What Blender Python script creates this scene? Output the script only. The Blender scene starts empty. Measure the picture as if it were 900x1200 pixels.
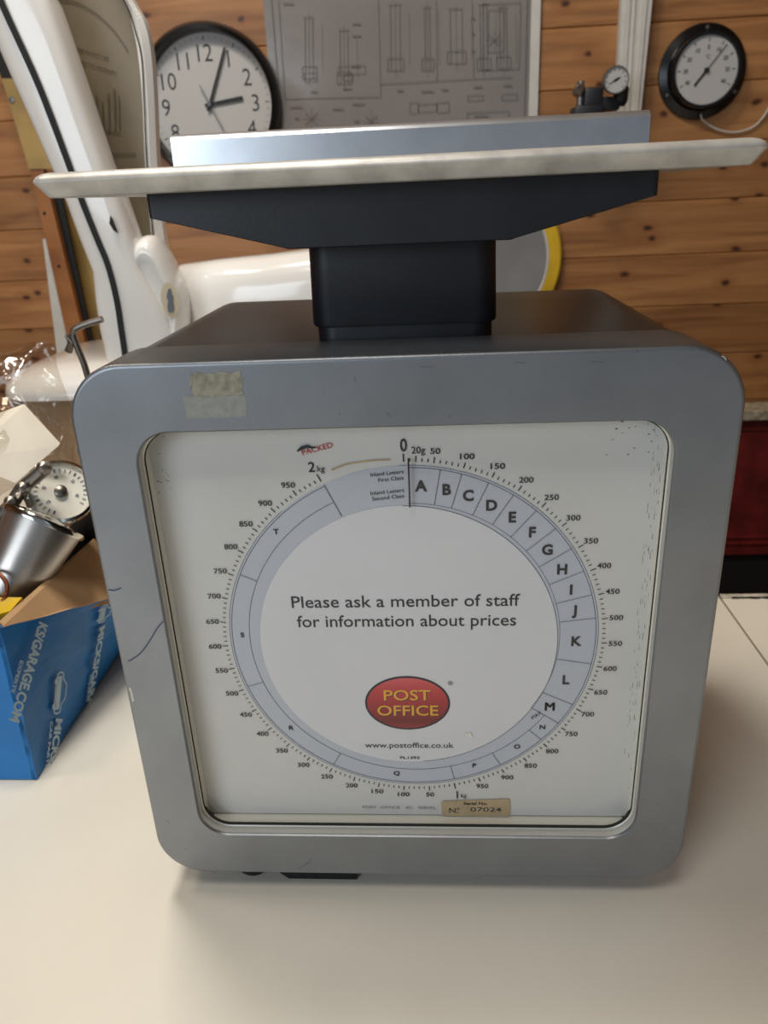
import bpy, bmesh, math, random
from mathutils import Vector, Matrix, noise
random.seed(7)
PI = math.pi
S = bpy.context.scene
COL = S.collection

# ------------------------------------------------------------ camera
CAM = Vector((0.0134, -0.2754, 0.3173))
cr = Vector((0.9975, 0.0561, -0.0432)).normalized()
cf = Vector((-0.0684, 0.9216, -0.3821)).normalized()
cu = cr.cross(cf).normalized()
cam = bpy.data.cameras.new('camera')
camo = bpy.data.objects.new('camera', cam)
COL.objects.link(camo)
M = Matrix.Identity(4)
for i in range(3):
    M[i][0] = cr[i]; M[i][1] = cu[i]; M[i][2] = -cf[i]; M[i][3] = CAM[i]
camo.matrix_world = M
cam.sensor_fit = 'VERTICAL'; cam.sensor_height = 36.0
FPX = 897.94
cam.lens = FPX / 1200 * 36
cam.clip_start = 0.01
cam.dof.use_dof = True; cam.dof.focus_distance = 0.33; cam.dof.aperture_fstop = 18
S.camera = camo

def at(x, y, Y):
    """point at depth Y seen at photo pixel x, y"""
    d = cf + cr * ((x - 450) / FPX) - cu * ((y - 600) / FPX)
    return CAM + d * ((Y - CAM.y) / d.y)

# ------------------------------------------------------------ world, lamps, exposure
W = bpy.data.worlds.new('daylight'); S.world = W; W.use_nodes = True
bg = W.node_tree.nodes['Background']
bg.inputs['Color'].default_value = (0.74, 0.86, 1.0, 1); bg.inputs['Strength'].default_value = 0.22

def area(name, loc, target, size, power, color, sy=None):
    l = bpy.data.lights.new(name, 'AREA'); l.energy = power; l.color = color
    l.shape = 'RECTANGLE'; l.size = size; l.size_y = sy or size
    o = bpy.data.objects.new(name, l); COL.objects.link(o)
    o.location = loc
    o.rotation_euler = (Vector(target) - Vector(loc)).to_track_quat('-Z', 'Y').to_euler()
    return o
area('ceiling_and_fill_lamp', (-0.28, 0.24, 1.25), (-0.20, 0.02, 0.0), 0.20, 8.0, (1.0, 0.94, 0.85))
area('ceiling_and_fill_lamp', (-0.25, -0.60, 1.70), (-0.15, -0.25, 0.0), 0.45, 7.0, (1.0, 0.95, 0.87))  # added soft fill, lifts the scale's shadow on the bench
area('ceiling_and_fill_lamp', (-0.80, 0.10, 1.45), (-0.40, 1.0, 0.1), 0.25, 4.2, (1.0, 0.84, 0.64))  # added warm light aimed at the wall to brighten its left-centre
area('window_light', (-0.85, -1.25, 0.60), (0.0, 0.1, 0.15), 0.8, 7.5, (0.80, 0.90, 1.0), 0.6)
S.view_settings.view_transform = 'Standard'; S.view_settings.look = 'None'
S.view_settings.exposure = 0.0; S.view_settings.gamma = 1.0
S.view_settings.use_curve_mapping = False

# ------------------------------------------------------------ materials
def lin(c):
    return tuple(((v/255)/12.92 if v/255 <= 0.04045 else ((v/255+0.055)/1.055)**2.4) for v in c) + (1,)
def mat(name, rgb, rough=0.5, metal=0.0, spec=0.5, var=0.0, vscale=40, bump=0.0, bscale=200, coat=0.0, trans=0.0, rgb2=None):
    m = bpy.data.materials.new(name); m.use_nodes = True
    nt = m.node_tree; b = nt.nodes['Principled BSDF']
    b.inputs['Base Color'].default_value = lin(rgb)
    b.inputs['Roughness'].default_value = rough
    b.inputs['Metallic'].default_value = metal
    b.inputs['Specular IOR Level'].default_value = spec
    b.inputs['Coat Weight'].default_value = coat
    b.inputs['Transmission Weight'].default_value = trans
    tc = nt.nodes.new('ShaderNodeTexCoord')
    if var or rgb2:
        n = nt.nodes.new('ShaderNodeTexNoise'); n.inputs['Scale'].default_value = vscale
        n.inputs['Detail'].default_value = 6
        nt.links.new(tc.outputs['Object'], n.inputs['Vector'])
        mx = nt.nodes.new('ShaderNodeMix'); mx.data_type = 'RGBA'
        c2 = rgb2 or tuple(max(0, v*(1-var)) for v in rgb)
        mx.inputs['A'].default_value = lin(rgb); mx.inputs['B'].default_value = lin(c2)
        r = nt.nodes.new('ShaderNodeMapRange'); r.inputs['From Min'].default_value = 0.4; r.inputs['From Max'].default_value = 0.7
        nt.links.new(n.outputs['Fac'], r.inputs['Value']); nt.links.new(r.outputs['Result'], mx.inputs['Factor'])
        nt.links.new(mx.outputs['Result'], b.inputs['Base Color'])
    if bump:
        n2 = nt.nodes.new('ShaderNodeTexNoise'); n2.inputs['Scale'].default_value = bscale; n2.inputs['Detail'].default_value = 4
        bp = nt.nodes.new('ShaderNodeBump'); bp.inputs['Strength'].default_value = bump; bp.inputs['Distance'].default_value = 0.001
        nt.links.new(tc.outputs['Object'], n2.inputs['Vector'])
        nt.links.new(n2.outputs['Fac'], bp.inputs['Height']); nt.links.new(bp.outputs['Normal'], b.inputs['Normal'])
    return m

def wood_mat():
    m = bpy.data.materials.new('pine_boards'); m.use_nodes = True
    nt = m.node_tree; N = nt.nodes.new; L = nt.links.new
    b = nt.nodes['Principled BSDF']; b.inputs['Roughness'].default_value = 0.42
    tc = N('ShaderNodeTexCoord'); sp = N('ShaderNodeSeparateXYZ'); L(tc.outputs['Object'], sp.inputs[0])
    # board index
    a = N('ShaderNodeMath'); a.operation = 'ADD'; a.inputs[1].default_value = 0.022; L(sp.outputs['Z'], a.inputs[0])
    d = N('ShaderNodeMath'); d.operation = 'DIVIDE'; d.inputs[1].default_value = 0.078; L(a.outputs[0], d.inputs[0])
    fl = N('ShaderNodeMath'); fl.operation = 'FLOOR'; L(d.outputs[0], fl.inputs[0])
    wn = N('ShaderNodeTexWhiteNoise'); wn.noise_dimensions = '1D'; L(fl.outputs[0], wn.inputs['W'])
    off = N('ShaderNodeVectorMath'); off.operation = 'SCALE'; off.inputs['Scale'].default_value = 3.0
    L(wn.outputs['Color'], off.inputs[0])
    ad = N('ShaderNodeVectorMath'); ad.operation = 'ADD'; L(tc.outputs['Object'], ad.inputs[0]); L(off.outputs[0], ad.inputs[1])
    sc = N('ShaderNodeMapping'); sc.inputs['Scale'].default_value = (2.2, 2.2, 30); L(ad.outputs[0], sc.inputs[0])
    n1 = N('ShaderNodeTexNoise'); n1.inputs['Scale'].default_value = 1.6; n1.inputs['Detail'].default_value = 7; n1.inputs['Distortion'].default_value = 1.1
    L(sc.outputs[0], n1.inputs['Vector'])
    cr_ = N('ShaderNodeValToRGB'); e = cr_.color_ramp.elements
    e[0].position = 0.30; e[0].color = lin((132, 88, 52)); e[1].position = 0.66; e[1].color = lin((178, 128, 80))
    x = cr_.color_ramp.elements.new(0.48); x.color = lin((160, 111, 66))
    L(n1.outputs['Fac'], cr_.inputs[0])
    # board tone
    hv = N('ShaderNodeHueSaturation'); L(cr_.outputs[0], hv.inputs['Color'])
    mr = N('ShaderNodeMapRange'); mr.inputs['To Min'].default_value = 0.86; mr.inputs['To Max'].default_value = 1.08
    L(wn.outputs['Value'], mr.inputs['Value']); L(mr.outputs[0], hv.inputs['Value'])
    # knots
    ks = N('ShaderNodeSeparateXYZ'); L(ad.outputs[0], ks.inputs[0]); kc = N('ShaderNodeCombineXYZ'); L(ks.outputs['X'], kc.inputs['X']); L(ks.outputs['Z'], kc.inputs['Y'])
    km = N('ShaderNodeMapping'); km.inputs['Scale'].default_value = (9.5, 15.0, 1); L(kc.outputs[0], km.inputs[0])
    v = N('ShaderNodeTexVoronoi'); v.voronoi_dimensions = '2D'; v.inputs['Scale'].default_value = 1.0; v.inputs['Randomness'].default_value = 1.0
    nz = N('ShaderNodeTexNoise'); nz.inputs['Scale'].default_value = 60; L(tc.outputs['Object'], nz.inputs['Vector'])
    dm = N('ShaderNodeVectorMath'); dm.operation = 'SCALE'; dm.inputs['Scale'].default_value = 0.09; L(nz.outputs['Color'], dm.inputs[0])
    da = N('ShaderNodeVectorMath'); da.operation = 'ADD'; L(km.outputs[0], da.inputs[0]); L(dm.outputs[0], da.inputs[1])
    L(da.outputs[0], v.inputs['Vector'])
    k1 = N('ShaderNodeMapRange'); k1.inputs['From Min'].default_value = 0.03; k1.inputs['From Max'].default_value = 0.085
    k1.inputs['To Min'].default_value = 1; k1.inputs['To Max'].default_value = 0; L(v.outputs['Distance'], k1.inputs['Value'])
    k2 = N('ShaderNodeMapRange'); k2.inputs['From Min'].default_value = 0.08; k2.inputs['From Max'].default_value = 0.24
    k2.inputs['To Min'].default_value = 0.45; k2.inputs['To Max'].default_value = 0; L(v.outputs['Distance'], k2.inputs['Value'])
    m1 = N('ShaderNodeMix'); m1.data_type = 'RGBA'; L(k2.outputs[0], m1.inputs['Factor']); L(hv.outputs[0], m1.inputs['A']); m1.inputs['B'].default_value = lin((140, 88, 48))
    m2 = N('ShaderNodeMix'); m2.data_type = 'RGBA'; L(k1.outputs[0], m2.inputs['Factor']); L(m1.outputs['Result'], m2.inputs['A']); m2.inputs['B'].default_value = lin((70, 38, 20))
    L(m2.outputs['Result'], b.inputs['Base Color'])
    bp = N('ShaderNodeBump'); bp.inputs['Strength'].default_value = 0.15; bp.inputs['Distance'].default_value = 0.001
    L(n1.outputs['Fac'], bp.inputs['Height']); L(bp.outputs[0], b.inputs['Normal'])
    return m

def clear_mat(name, rough, refl, tint=(1, 1, 1, 1), bump=0.0, bscale=30, gain=1.0):
    m = bpy.data.materials.new(name); m.use_nodes = True
    nt = m.node_tree; nt.nodes.clear(); N = nt.nodes.new; L = nt.links.new
    out = N('ShaderNodeOutputMaterial'); mx = N('ShaderNodeMixShader'); t = N('ShaderNodeBsdfTransparent'); g = N('ShaderNodeBsdfGlossy')
    t.inputs['Color'].default_value = tint; g.inputs['Roughness'].default_value = rough
    lw = N('ShaderNodeFresnel'); ge = N('ShaderNodeNewGeometry'); io = N('ShaderNodeMapRange'); io.inputs['To Min'].default_value = 1.45; io.inputs['To Max'].default_value = 1/1.45
    L(ge.outputs['Backfacing'], io.inputs['Value']); L(io.outputs[0], lw.inputs['IOR'])
    mu = N('ShaderNodeMath'); mu.operation = 'MULTIPLY_ADD'; mu.inputs[1].default_value = gain; mu.inputs[2].default_value = refl
    mu.use_clamp = True
    L(lw.outputs[0], mu.inputs[0]); L(mu.outputs[0], mx.inputs[0]); L(t.outputs[0], mx.inputs[1]); L(g.outputs[0], mx.inputs[2]); L(mx.outputs[0], out.inputs[0])
    if bump:
        tc = N('ShaderNodeTexCoord'); n = N('ShaderNodeTexNoise'); n.inputs['Scale'].default_value = bscale; n.inputs['Detail'].default_value = 3
        bp = N('ShaderNodeBump'); bp.inputs['Strength'].default_value = bump; bp.inputs['Distance'].default_value = 0.01
        L(tc.outputs['Object'], n.inputs['Vector']); L(n.outputs['Fac'], bp.inputs['Height']); L(bp.outputs[0], g.inputs['Normal']); L(bp.outputs[0], lw.inputs['Normal'])
    return m

def worktop_mat(name):
    m = mat(name, (232, 227, 214), 0.28, var=0.03, vscale=9)
    nt = m.node_tree; N = nt.nodes.new; L = nt.links.new; b = nt.nodes['Principled BSDF']
    src = b.inputs['Base Color'].links[0].from_socket
    tc = N('ShaderNodeTexCoord'); v = N('ShaderNodeTexVoronoi'); v.inputs['Scale'].default_value = 24
    L(tc.outputs['Object'], v.inputs['Vector'])
    mr = N('ShaderNodeMapRange'); mr.inputs['From Min'].default_value = 0.012; mr.inputs['From Max'].default_value = 0.02
    mr.inputs['To Min'].default_value = 1; mr.inputs['To Max'].default_value = 0
    L(v.outputs['Distance'], mr.inputs['Value'])
    mx = N('ShaderNodeMix'); mx.data_type = 'RGBA'; L(mr.outputs[0], mx.inputs['Factor']); L(src, mx.inputs['A']); mx.inputs['B'].default_value = lin((60, 50, 40))
    L(mx.outputs['Result'], b.inputs['Base Color'])
    return m

m_wood = wood_mat()
m_silver = mat('silver_paint', (146, 150, 155), 0.40, metal=0.82, var=0.05, vscale=35, bump=0.05, bscale=900)
m_lip = mat('bright_lip', (205, 204, 196), 0.35, metal=0.3)
m_case = mat('black_case', (22, 19, 18), 0.3, spec=0.3, var=0.2, vscale=20)
m_blackpl = mat('black_plastic', (26, 29, 36), 0.45, var=0.25, vscale=50, bump=0.05, bscale=700)
m_rubber = mat('black_rubber', (20, 20, 22), 0.7)
m_panm = mat('pan_metal', (206, 204, 198), 0.4, metal=0.4, var=0.18, vscale=70, bump=0.1, bscale=300)
m_pan_back = mat('brushed_plate', (196, 200, 206), 0.28, metal=0.85, var=0.06, vscale=40)
m_dial = mat('dial_card', (208, 208, 204), 0.5, var=0.02, vscale=20)
m_band = mat('dial_band', (186, 192, 202), 0.5)
m_disc = mat('dial_paper', (216, 217, 220), 0.55, var=0.02, vscale=15)
m_ink = mat('black_ink', (28, 30, 36), 0.6)
m_greyink = mat('grey_ink', (96, 104, 116), 0.6)
m_red = mat('red_ink', (176, 48, 50), 0.6)
m_needle = mat('needle', (52, 26, 26), 0.5)
m_sur = mat('surround_white', (228, 226, 214), 0.45)
m_tan = mat('tan_sticker', (186, 164, 128), 0.6, var=0.1, vscale=120)
m_gold = mat('gold_ink', (228, 170, 52), 0.5)
m_navy = mat('navy_ink', (22, 28, 48), 0.5)
m_grime = mat('grime', (40, 38, 32), 0.9)
m_tape = mat('old_tape', (158, 156, 138), 0.75, var=0.22, vscale=260, bump=0.5, bscale=500)
m_tape2 = mat('old_tape_thin', (150, 154, 148), 0.6, var=0.10, vscale=300, bump=0.3, bscale=500)
m_bluepen = mat('blue_pen', (62, 78, 104), 0.6)
m_enamel = mat('white_enamel', (234, 232, 228), 0.16, coat=0.4, var=0.05, vscale=6)
m_cream = mat('cream_enamel', (214, 200, 172), 0.3, var=0.08, vscale=10)
m_chart = mat('chart_card', (168, 152, 132), 0.6, var=0.15, vscale=14)
m_chartink = mat('chart_ink', (122, 112, 95), 0.7)
m_chrome = mat('chrome', (214, 212, 206), 0.12, metal=1.0)
m_brushed = mat('brushed_steel', (190, 184, 178), 0.33, metal=0.95)
m_dark = mat('dark_filler', (30, 27, 25), 0.7, bump=0.5, bscale=60)
m_white = mat('white_plastic', (206, 204, 198), 0.45, var=0.05)
m_clockface = mat('clock_face', (186, 185, 184), 0.5)
m_blackgloss = mat('black_gloss', (16, 16, 18), 0.2)
m_poster = mat('drawing_sheet', (136, 131, 129), 0.16, var=0.05, vscale=8, bump=0.6, bscale=13)
m_posterink = mat('drawing_ink', (110, 106, 104), 0.6)
m_blue = mat('blue_print', (18, 124, 200), 0.45, var=0.12, vscale=14, bump=0.15, bscale=90)
m_card = mat('raw_cardboard', (206, 166, 122), 0.8, var=0.08, vscale=30)
m_boxink = mat('pale_print', (186, 212, 226), 0.5)
m_yellow = mat('yellow_rim', (226, 186, 40), 0.45, var=0.12, vscale=20)
m_greyplate = mat('grey_plate', (134, 134, 136), 0.4, var=0.12, vscale=8)
m_stick = mat('varnished_wood', (158, 104, 58), 0.3, rgb2=(128, 78, 38), vscale=18)
m_brass = mat('pale_brass', (176, 146, 88), 0.4, metal=0.2, var=0.15, vscale=16)
m_redpaint = mat('dark_red_paint', (122, 38, 36), 0.4, var=0.35, vscale=22, bump=0.2, bscale=40)
m_top = worktop_mat('cream_laminate')
m_strip = mat('worn_edging', (206, 200, 186), 0.5, rgb2=(90, 84, 74), vscale=70)
m_grout = mat('joint_filler', (140, 130, 110), 0.9)
m_ledge = mat('speckled_ledge', (190, 182, 160), 0.5, rgb2=(120, 110, 92), vscale=120)
m_paper = mat('paper', (232, 222, 204), 0.6, var=0.06, vscale=30, bump=0.3, bscale=40)
m_glass = clear_mat('dial_glass', 0.05, 0.0)
m_glass2 = clear_mat('chart_glass', 0.30, 0.0, (0.80, 0.80, 0.76, 1), gain=0.35)
m_bag = clear_mat('clear_polythene', 0.12, 0.05, (0.95, 0.93, 0.90, 1), bump=0.4, bscale=38)
m_floor = mat('concrete', (120, 114, 106), 0.8, var=0.2, vscale=5)
m_ceil = mat('ceiling_boards', (196, 176, 146), 0.7)
m_spring = mat('grey_steel', (140, 134, 128), 0.35, metal=0.9)
m_logo = bpy.data.materials.new('logo_red'); m_logo.use_nodes = True
_nt = m_logo.node_tree; _b = _nt.nodes['Principled BSDF']; _b.inputs['Roughness'].default_value = 0.5
_tc = _nt.nodes.new('ShaderNodeTexCoord'); _sp = _nt.nodes.new('ShaderNodeSeparateXYZ'); _mr = _nt.nodes.new('ShaderNodeMapRange'); _r = _nt.nodes.new('ShaderNodeValToRGB')
_nt.links.new(_tc.outputs['Generated'], _sp.inputs[0]); _nt.links.new(_sp.outputs['Z'], _r.inputs[0]); _nt.links.new(_r.outputs[0], _b.inputs['Base Color'])
_e = _r.color_ramp.elements; _e[0].position = 0.0; _e[0].color = lin((150, 40, 44)); _e[1].position = 1.0; _e[1].color = lin((212, 92, 96))
for _p, _c in ((0.14, (112, 20, 26)), (0.45, (160, 36, 42)), (0.75, (192, 58, 62))):
    _x = _e.new(_p); _x.color = lin(_c)

# ------------------------------------------------------------ geometry helpers
def link(name, bm, m, parent=None, smooth=False, loc=None):
    me = bpy.data.meshes.new(name); bmesh.ops.recalc_face_normals(bm, faces=bm.faces) if smooth != 'keep' else None
    if loc is not None: bmesh.ops.translate(bm, verts=bm.verts, vec=-Vector(loc))
    bm.to_mesh(me); bm.free()
    for mm in (m if isinstance(m, (list, tuple)) else [m]): me.materials.append(mm)
    o = bpy.data.objects.new(name, me); COL.objects.link(o)
    if loc is not None: o.location = loc
    if parent is not None:
        o.parent = parent
        o.location = Vector(o.location) - world(parent)
    if smooth and smooth != 'keep':
        for p in me.polygons: p.use_smooth = True
        me.set_sharp_from_angle(angle=math.radians(38))
    return o
def world(o):
    v = Vector((0, 0, 0))
    while o is not None:
        v += Vector(o.location); o = o.parent
    return v
def thing(name, label, cat, loc, group=None):
    o = bpy.data.objects.new(name, None); COL.objects.link(o); o.location = loc
    o.empty_display_size = 0.02
    return tag(o, label, cat, group)
def tag(o, label, cat, group=None):
    o['label'] = label; o['category'] = cat
    if group: o['group'] = group
    return o
def struct(name, bm, m, smooth=False):
    o = link(name, bm, m, None, smooth); o['kind'] = 'structure'; return o

def box(bm, x0, x1, y0, y1, z0, z1, bev=0.0, seg=2, mat4=None):
    r = bmesh.ops.create_cube(bm, size=1.0)
    vs = r['verts']
    bmesh.ops.scale(bm, verts=vs, vec=(x1-x0, y1-y0, z1-z0))
    bmesh.ops.translate(bm, verts=vs, vec=((x0+x1)/2, (y0+y1)/2, (z0+z1)/2))
    if bev:
        es = list({e for v in vs for e in v.link_edges})
        rr = bmesh.ops.bevel(bm, geom=es, offset=bev, segments=seg, affect='EDGES', profile=0.5)
        vs = list({v for f in rr['faces'] for v in f.verts} | {v for v in vs if v.is_valid})
    if mat4 is not None: bmesh.ops.transform(bm, matrix=mat4, verts=vs)
    return vs
def rrect(x0, x1, z0, z1, r, n=10):
    pts = []
    for cx, cz, a0 in ((x1-r, z1-r, 0), (x0+r, z1-r, PI/2), (x0+r, z0+r, PI), (x1-r, z0+r, 1.5*PI)):
        for i in range(n+1):
            a = a0 + PI/2*i/n
            pts.append((cx + r*math.cos(a), cz + r*math.sin(a)))
    return pts
def loops(bm, rings, close=True, cap0=False, cap1=False):
    """bridge a list of rings of 3D points"""
    vr = [[bm.verts.new(p) for p in ring] for ring in rings]
    n = len(vr[0])
    for a, b in zip(vr, vr[1:]):
        for i in range(n if close else n-1):
            j = (i+1) % n
            bm.faces.new((a[i], a[j], b[j], b[i]))
    if cap0: bm.faces.new(vr[0])
    if cap1: bm.faces.new(list(reversed(vr[-1])))
    return vr
def xz(pts, y): return [(p[0], y, p[1]) for p in pts]
def xy(pts, z): return [(p[0], p[1], z) for p in pts]
def lathe(bm, prof, M4=None, n=48, cap0=False, cap1=False):
    rings = []
    for r, h in prof:
        ring = []
        for i in range(n):
            a = 2*PI*i/n
            p = Vector((r*math.cos(a), r*math.sin(a), h))
            ring.append(M4 @ p if M4 else p)
        rings.append(ring)
    return loops(bm, rings, True, cap0, cap1)
def axis(loc, d, roll=0):
    q = Vector(d).to_track_quat('Z', 'Y')
    return Matrix.Translation(loc) @ q.to_matrix().to_4x4() @ Matrix.Rotation(roll, 4, 'Z')
def tube(bm, pts, r, n=8, closed=False):
    pts = [Vector(p) for p in pts]; rings = []
    up = Vector((0.13, 0.2, 1)).normalized()
    for i, p in enumerate(pts):
        t = (pts[min(i+1, len(pts)-1)] - pts[max(i-1, 0)]).normalized()
        a = t.cross(up)
        if a.length < 1e-3: a = t.cross(Vector((1, 0, 0)))
        a.normalize(); b = t.cross(a)
        rr = r[i] if isinstance(r, (list, tuple)) else r
        rings.append([p + a*rr*math.cos(2*PI*k/n) + b*rr*math.sin(2*PI*k/n) for k in range(n)])
    loops(bm, rings, True, True, True)
def spline(pts, n=8):
    P = [Vector(p) for p in pts]; P = [P[0]*2-P[1]] + P + [P[-1]*2-P[-2]]; out = []
    for i in range(1, len(P)-2):
        for k in range(n):
            t = k/n
            out.append(0.5*((2*P[i]) + (P[i+1]-P[i-1])*t + (2*P[i-1]-5*P[i]+4*P[i+1]-P[i+2])*t*t + (3*P[i]-P[i-1]-3*P[i+1]+P[i+2])*t**3))
    out.append(P[-2]); return out
def fill(bm, pts):
    """filled flat polygon, any outline"""
    vs = [bm.verts.new(p) for p in pts]
    return bm.faces.new(vs)
def slab(bm, pts, d):
    """solid from a flat outline pushed along d"""
    d = Vector(d); a = [Vector(p) for p in pts]
    loops(bm, [a, [p + d for p in a]], True, True, True)
def text(bm, s, o, ux=(1, 0, 0), uz=(0, 0, 1), h=None, w=None, bold=0.0, xs=1.0, ref=None, shear=0.0):
    """flat lettering centred on point o; h = height of letter bodies, w = overall width"""
    c = bpy.data.curves.new('t', 'FONT'); c.body = s; c.size = 1.0; c.offset = bold; c.resolution_u = 3; c.shear = shear
    t = bpy.data.objects.new('t', c); COL.objects.link(t)
    dg = bpy.context.evaluated_depsgraph_get()
    me = bpy.data.meshes.new_from_object(t.evaluated_get(dg))
    bpy.data.objects.remove(t); bpy.data.curves.remove(c)
    xs_ = [v.co.x for v in me.vertices]; ys_ = [v.co.y for v in me.vertices]
    x0, x1, y0, y1 = min(xs_), max(xs_), min(ys_), max(ys_)
    cap = 0.729
    if h is None: sy = sx = w/(x1-x0)
    else:
        sy = h/cap; sx = sy*xs if w is None else w/(x1-x0)
    cx = (x0+x1)/2; cy = cap/2 if y1 > 0.3 else (y0+y1)/2
    o = Vector(o); ux = Vector(ux).normalized(); uz = Vector(uz).normalized()
    vs = [bm.verts.new(o + ux*((v.co.x-cx)*sx) + uz*((v.co.y-cy)*sy)) for v in me.vertices]
    for p in me.polygons:
        try: bm.faces.new([vs[i] for i in p.vertices])
        except ValueError: pass
    bpy.data.meshes.remove(me)
def ribbon(bm, pts, w, nrm=(0, -1, 0)):
    pts = [Vector(p) for p in pts]; nrm = Vector(nrm); L_ = []; R_ = []
    for i, p in enumerate(pts):
        t = (pts[min(i+1, len(pts)-1)] - pts[max(i-1, 0)]).normalized(); s = t.cross(nrm).normalized()*(w/2)
        L_.append(bm.verts.new(p+s)); R_.append(bm.verts.new(p-s))
    for i in range(len(pts)-1): bm.faces.new((L_[i], L_[i+1], R_[i+1], R_[i]))
def arc(bm, cx, cz, r0, r1, a0, a1, y, n=96):
    """ring piece, angles in degrees clockwise from the top"""
    A = [];B = []
    for i in range(n+1):
        a = math.radians(a0+(a1-a0)*i/n)
        A.append(bm.verts.new((cx+r0*math.sin(a), y, cz+r0*math.cos(a)))); B.append(bm.verts.new((cx+r1*math.sin(a), y, cz+r1*math.cos(a))))
    for i in range(n): bm.faces.new((A[i], B[i], B[i+1], A[i+1]))
NB = bmesh.new

# ============================================================ THE SETTING
WY = 1.0
bm = NB()
z = -0.022 - 0.078*10
while z < 2.1:
    box(bm, -2.2, 1.6, WY, WY+0.02, z+0.0002, z+0.0778, 0.0016, 1); z += 0.078
box(bm, -2.2, 1.6, WY+0.012, WY+0.05, -0.8, 2.1)
struct('wall_back', bm, m_wood)
bm = NB(); box(bm, -2.25, -2.2, -2.4, WY+0.02, -0.8, 2.1); struct('wall_left', bm, m_wood)
bm = NB(); box(bm, 1.6, 1.65, -2.4, WY+0.02, -0.8, 2.1); struct('wall_right', bm, m_wood)
bm = NB(); box(bm, -2.25, 1.65, -2.4, WY+0.05, -0.85, -0.8); struct('floor', bm, m_floor)
bm = NB(); box(bm, -2.25, 1.65, -2.4, WY+0.05, 2.1, 2.15); struct('ceiling', bm, m_ceil)

# ------------------------------------------------------------ worktops
bm = NB()
out = [(-0.75, -0.60), (0.2435, -0.60), (0.2435, 0.292), (0.02, 0.292), (0.02, 0.78), (-0.75, 0.78)]
slab(bm, xy(out, -0.03), (0, 0, 0.03))
o = thing('workbench', 'cream laminate workbench top the scale and the blue box stand on', 'workbench', (0, 0, -0.03))
link('worktop', bm, m_top, o)
bm = NB(); box(bm, 0.022, 0.2435, 0.2922, 0.2985, -0.03, 0.0005, 0.0004); link('edging', bm, m_strip, o)
bm = NB(); box(bm, -0.74, 0.24, -0.59, 0.28, -0.10, -0.031); box(bm, -0.74, 0.01, 0.28, 0.77, -0.10, -0.031); link('apron', bm, m_card, o)
for lx, ly in ((-0.72, -0.57), (-0.72, 0.74), (0.20, -0.57), (0.20, 0.25)):
    bm = NB(); box(bm, lx-0.02, lx+0.03, ly-0.02, ly+0.03, -0.80, -0.10); link('leg', bm, m_card, o)
o = thing('workbench', 'second cream bench panel to the right of the dark joint line', 'workbench', (0.6, 0, -0.03))
bm = NB(); box(bm, 0.2457, 0.95, -0.60, 0.292, -0.03, 0.0, 0.0006); link('worktop', bm, m_top, o)
bm = NB(); box(bm, 0.2457, 0.95, 0.2922, 0.2985, -0.03, 0.0005, 0.0004); link('edging', bm, m_strip, o)
bm = NB()
for i in range(26):
    x = 0.256 + i*0.006 + random.uniform(-0.002, 0.002); w_ = random.uniform(0.003, 0.008)
    pts = [(x + w_*math.cos(a)*random.uniform(.6, 1.2), 0.2915 + 0.0016*math.sin(a)*random.uniform(.5, 1.3), 0.0008) for a in [k*PI/4 for k in range(8)]]
    fill(bm, pts)
link('grime', bm, m_grime, o)
bm = NB(); box(bm, 0.25, 0.94, -0.59, 0.28, -0.10, -0.031); link('apron', bm, m_card, o)
for lx, ly in ((0.29, -0.57), (0.29, 0.25), (0.90, -0.57), (0.90, 0.25)):
    bm = NB(); box(bm, lx-0.02, lx+0.03, ly-0.02, ly+0.03, -0.80, -0.10); link('leg', bm, m_card, o)
bm = NB(); box(bm, 0.2436, 0.2456, -0.60, 0.292, -0.029, -0.0006)
tag(link('joint_strip', bm, m_grout), 'brown filler line in the joint between the two cream bench panels', 'joint')

# ------------------------------------------------------------ red cabinet under a ledge
o = thing('red_cabinet', 'dark red painted cabinet below the timber wall with a speckled top ledge', 'cabinet', (0.6, 0.95, -0.8))
bm = NB(); box(bm, 0.15, 1.55, 0.952, 0.996, -0.285, -0.042, 0.002); link('body', bm, m_redpaint, o)
bm = NB(); box(bm, 0.15, 1.55, 0.960, 0.996, -0.80, -0.287, 0.002); link('shadow_gap', bm, m_rubber, o)  # black body stands in for the shadow gap under the red front
bm = NB(); box(bm, 0.13, 1.57, 0.94, 0.998, -0.0405, -0.026, 0.001); link('ledge', bm, m_ledge, o)
bm = NB()
for zz in (-0.262, -0.250): box(bm, 0.16, 1.54, 0.9495, 0.9525, zz-0.0022, zz+0.0022, 0.0006)
box(bm, 0.16, 1.54, 0.9495, 0.9525, -0.060, -0.056, 0.0006)
link('moulding', bm, m_redpaint, o)

# ============================================================ THE POSTAL SCALE
ZB = 0.012; HT = 0.252; TOP = ZB + HT
sc = thing('postal_scale', 'large silver and black counter weighing scale with a round printed dial', 'scale', (0, 0.10, 0))
# casing
bm = NB()
oc = lambda i: rrect(-0.1235+i, 0.1235-i, ZB+0.0015+i, TOP-0.0012-i, max(0.022-i, 0.004), 12)
rings = [xz(oc(0.004), 0.0345), xz(oc(0.0), 0.0350), xz(oc(0.0), 0.182)]
for k in range(1, 6):
    a = k/5*PI/2; rings.append(xz(oc(0.008*(1-math.cos(a))), 0.182+0.008*math.sin(a)))
loops(bm, rings, True, True, True)
casing = link('casing', bm, m_case, sc, True)
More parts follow.
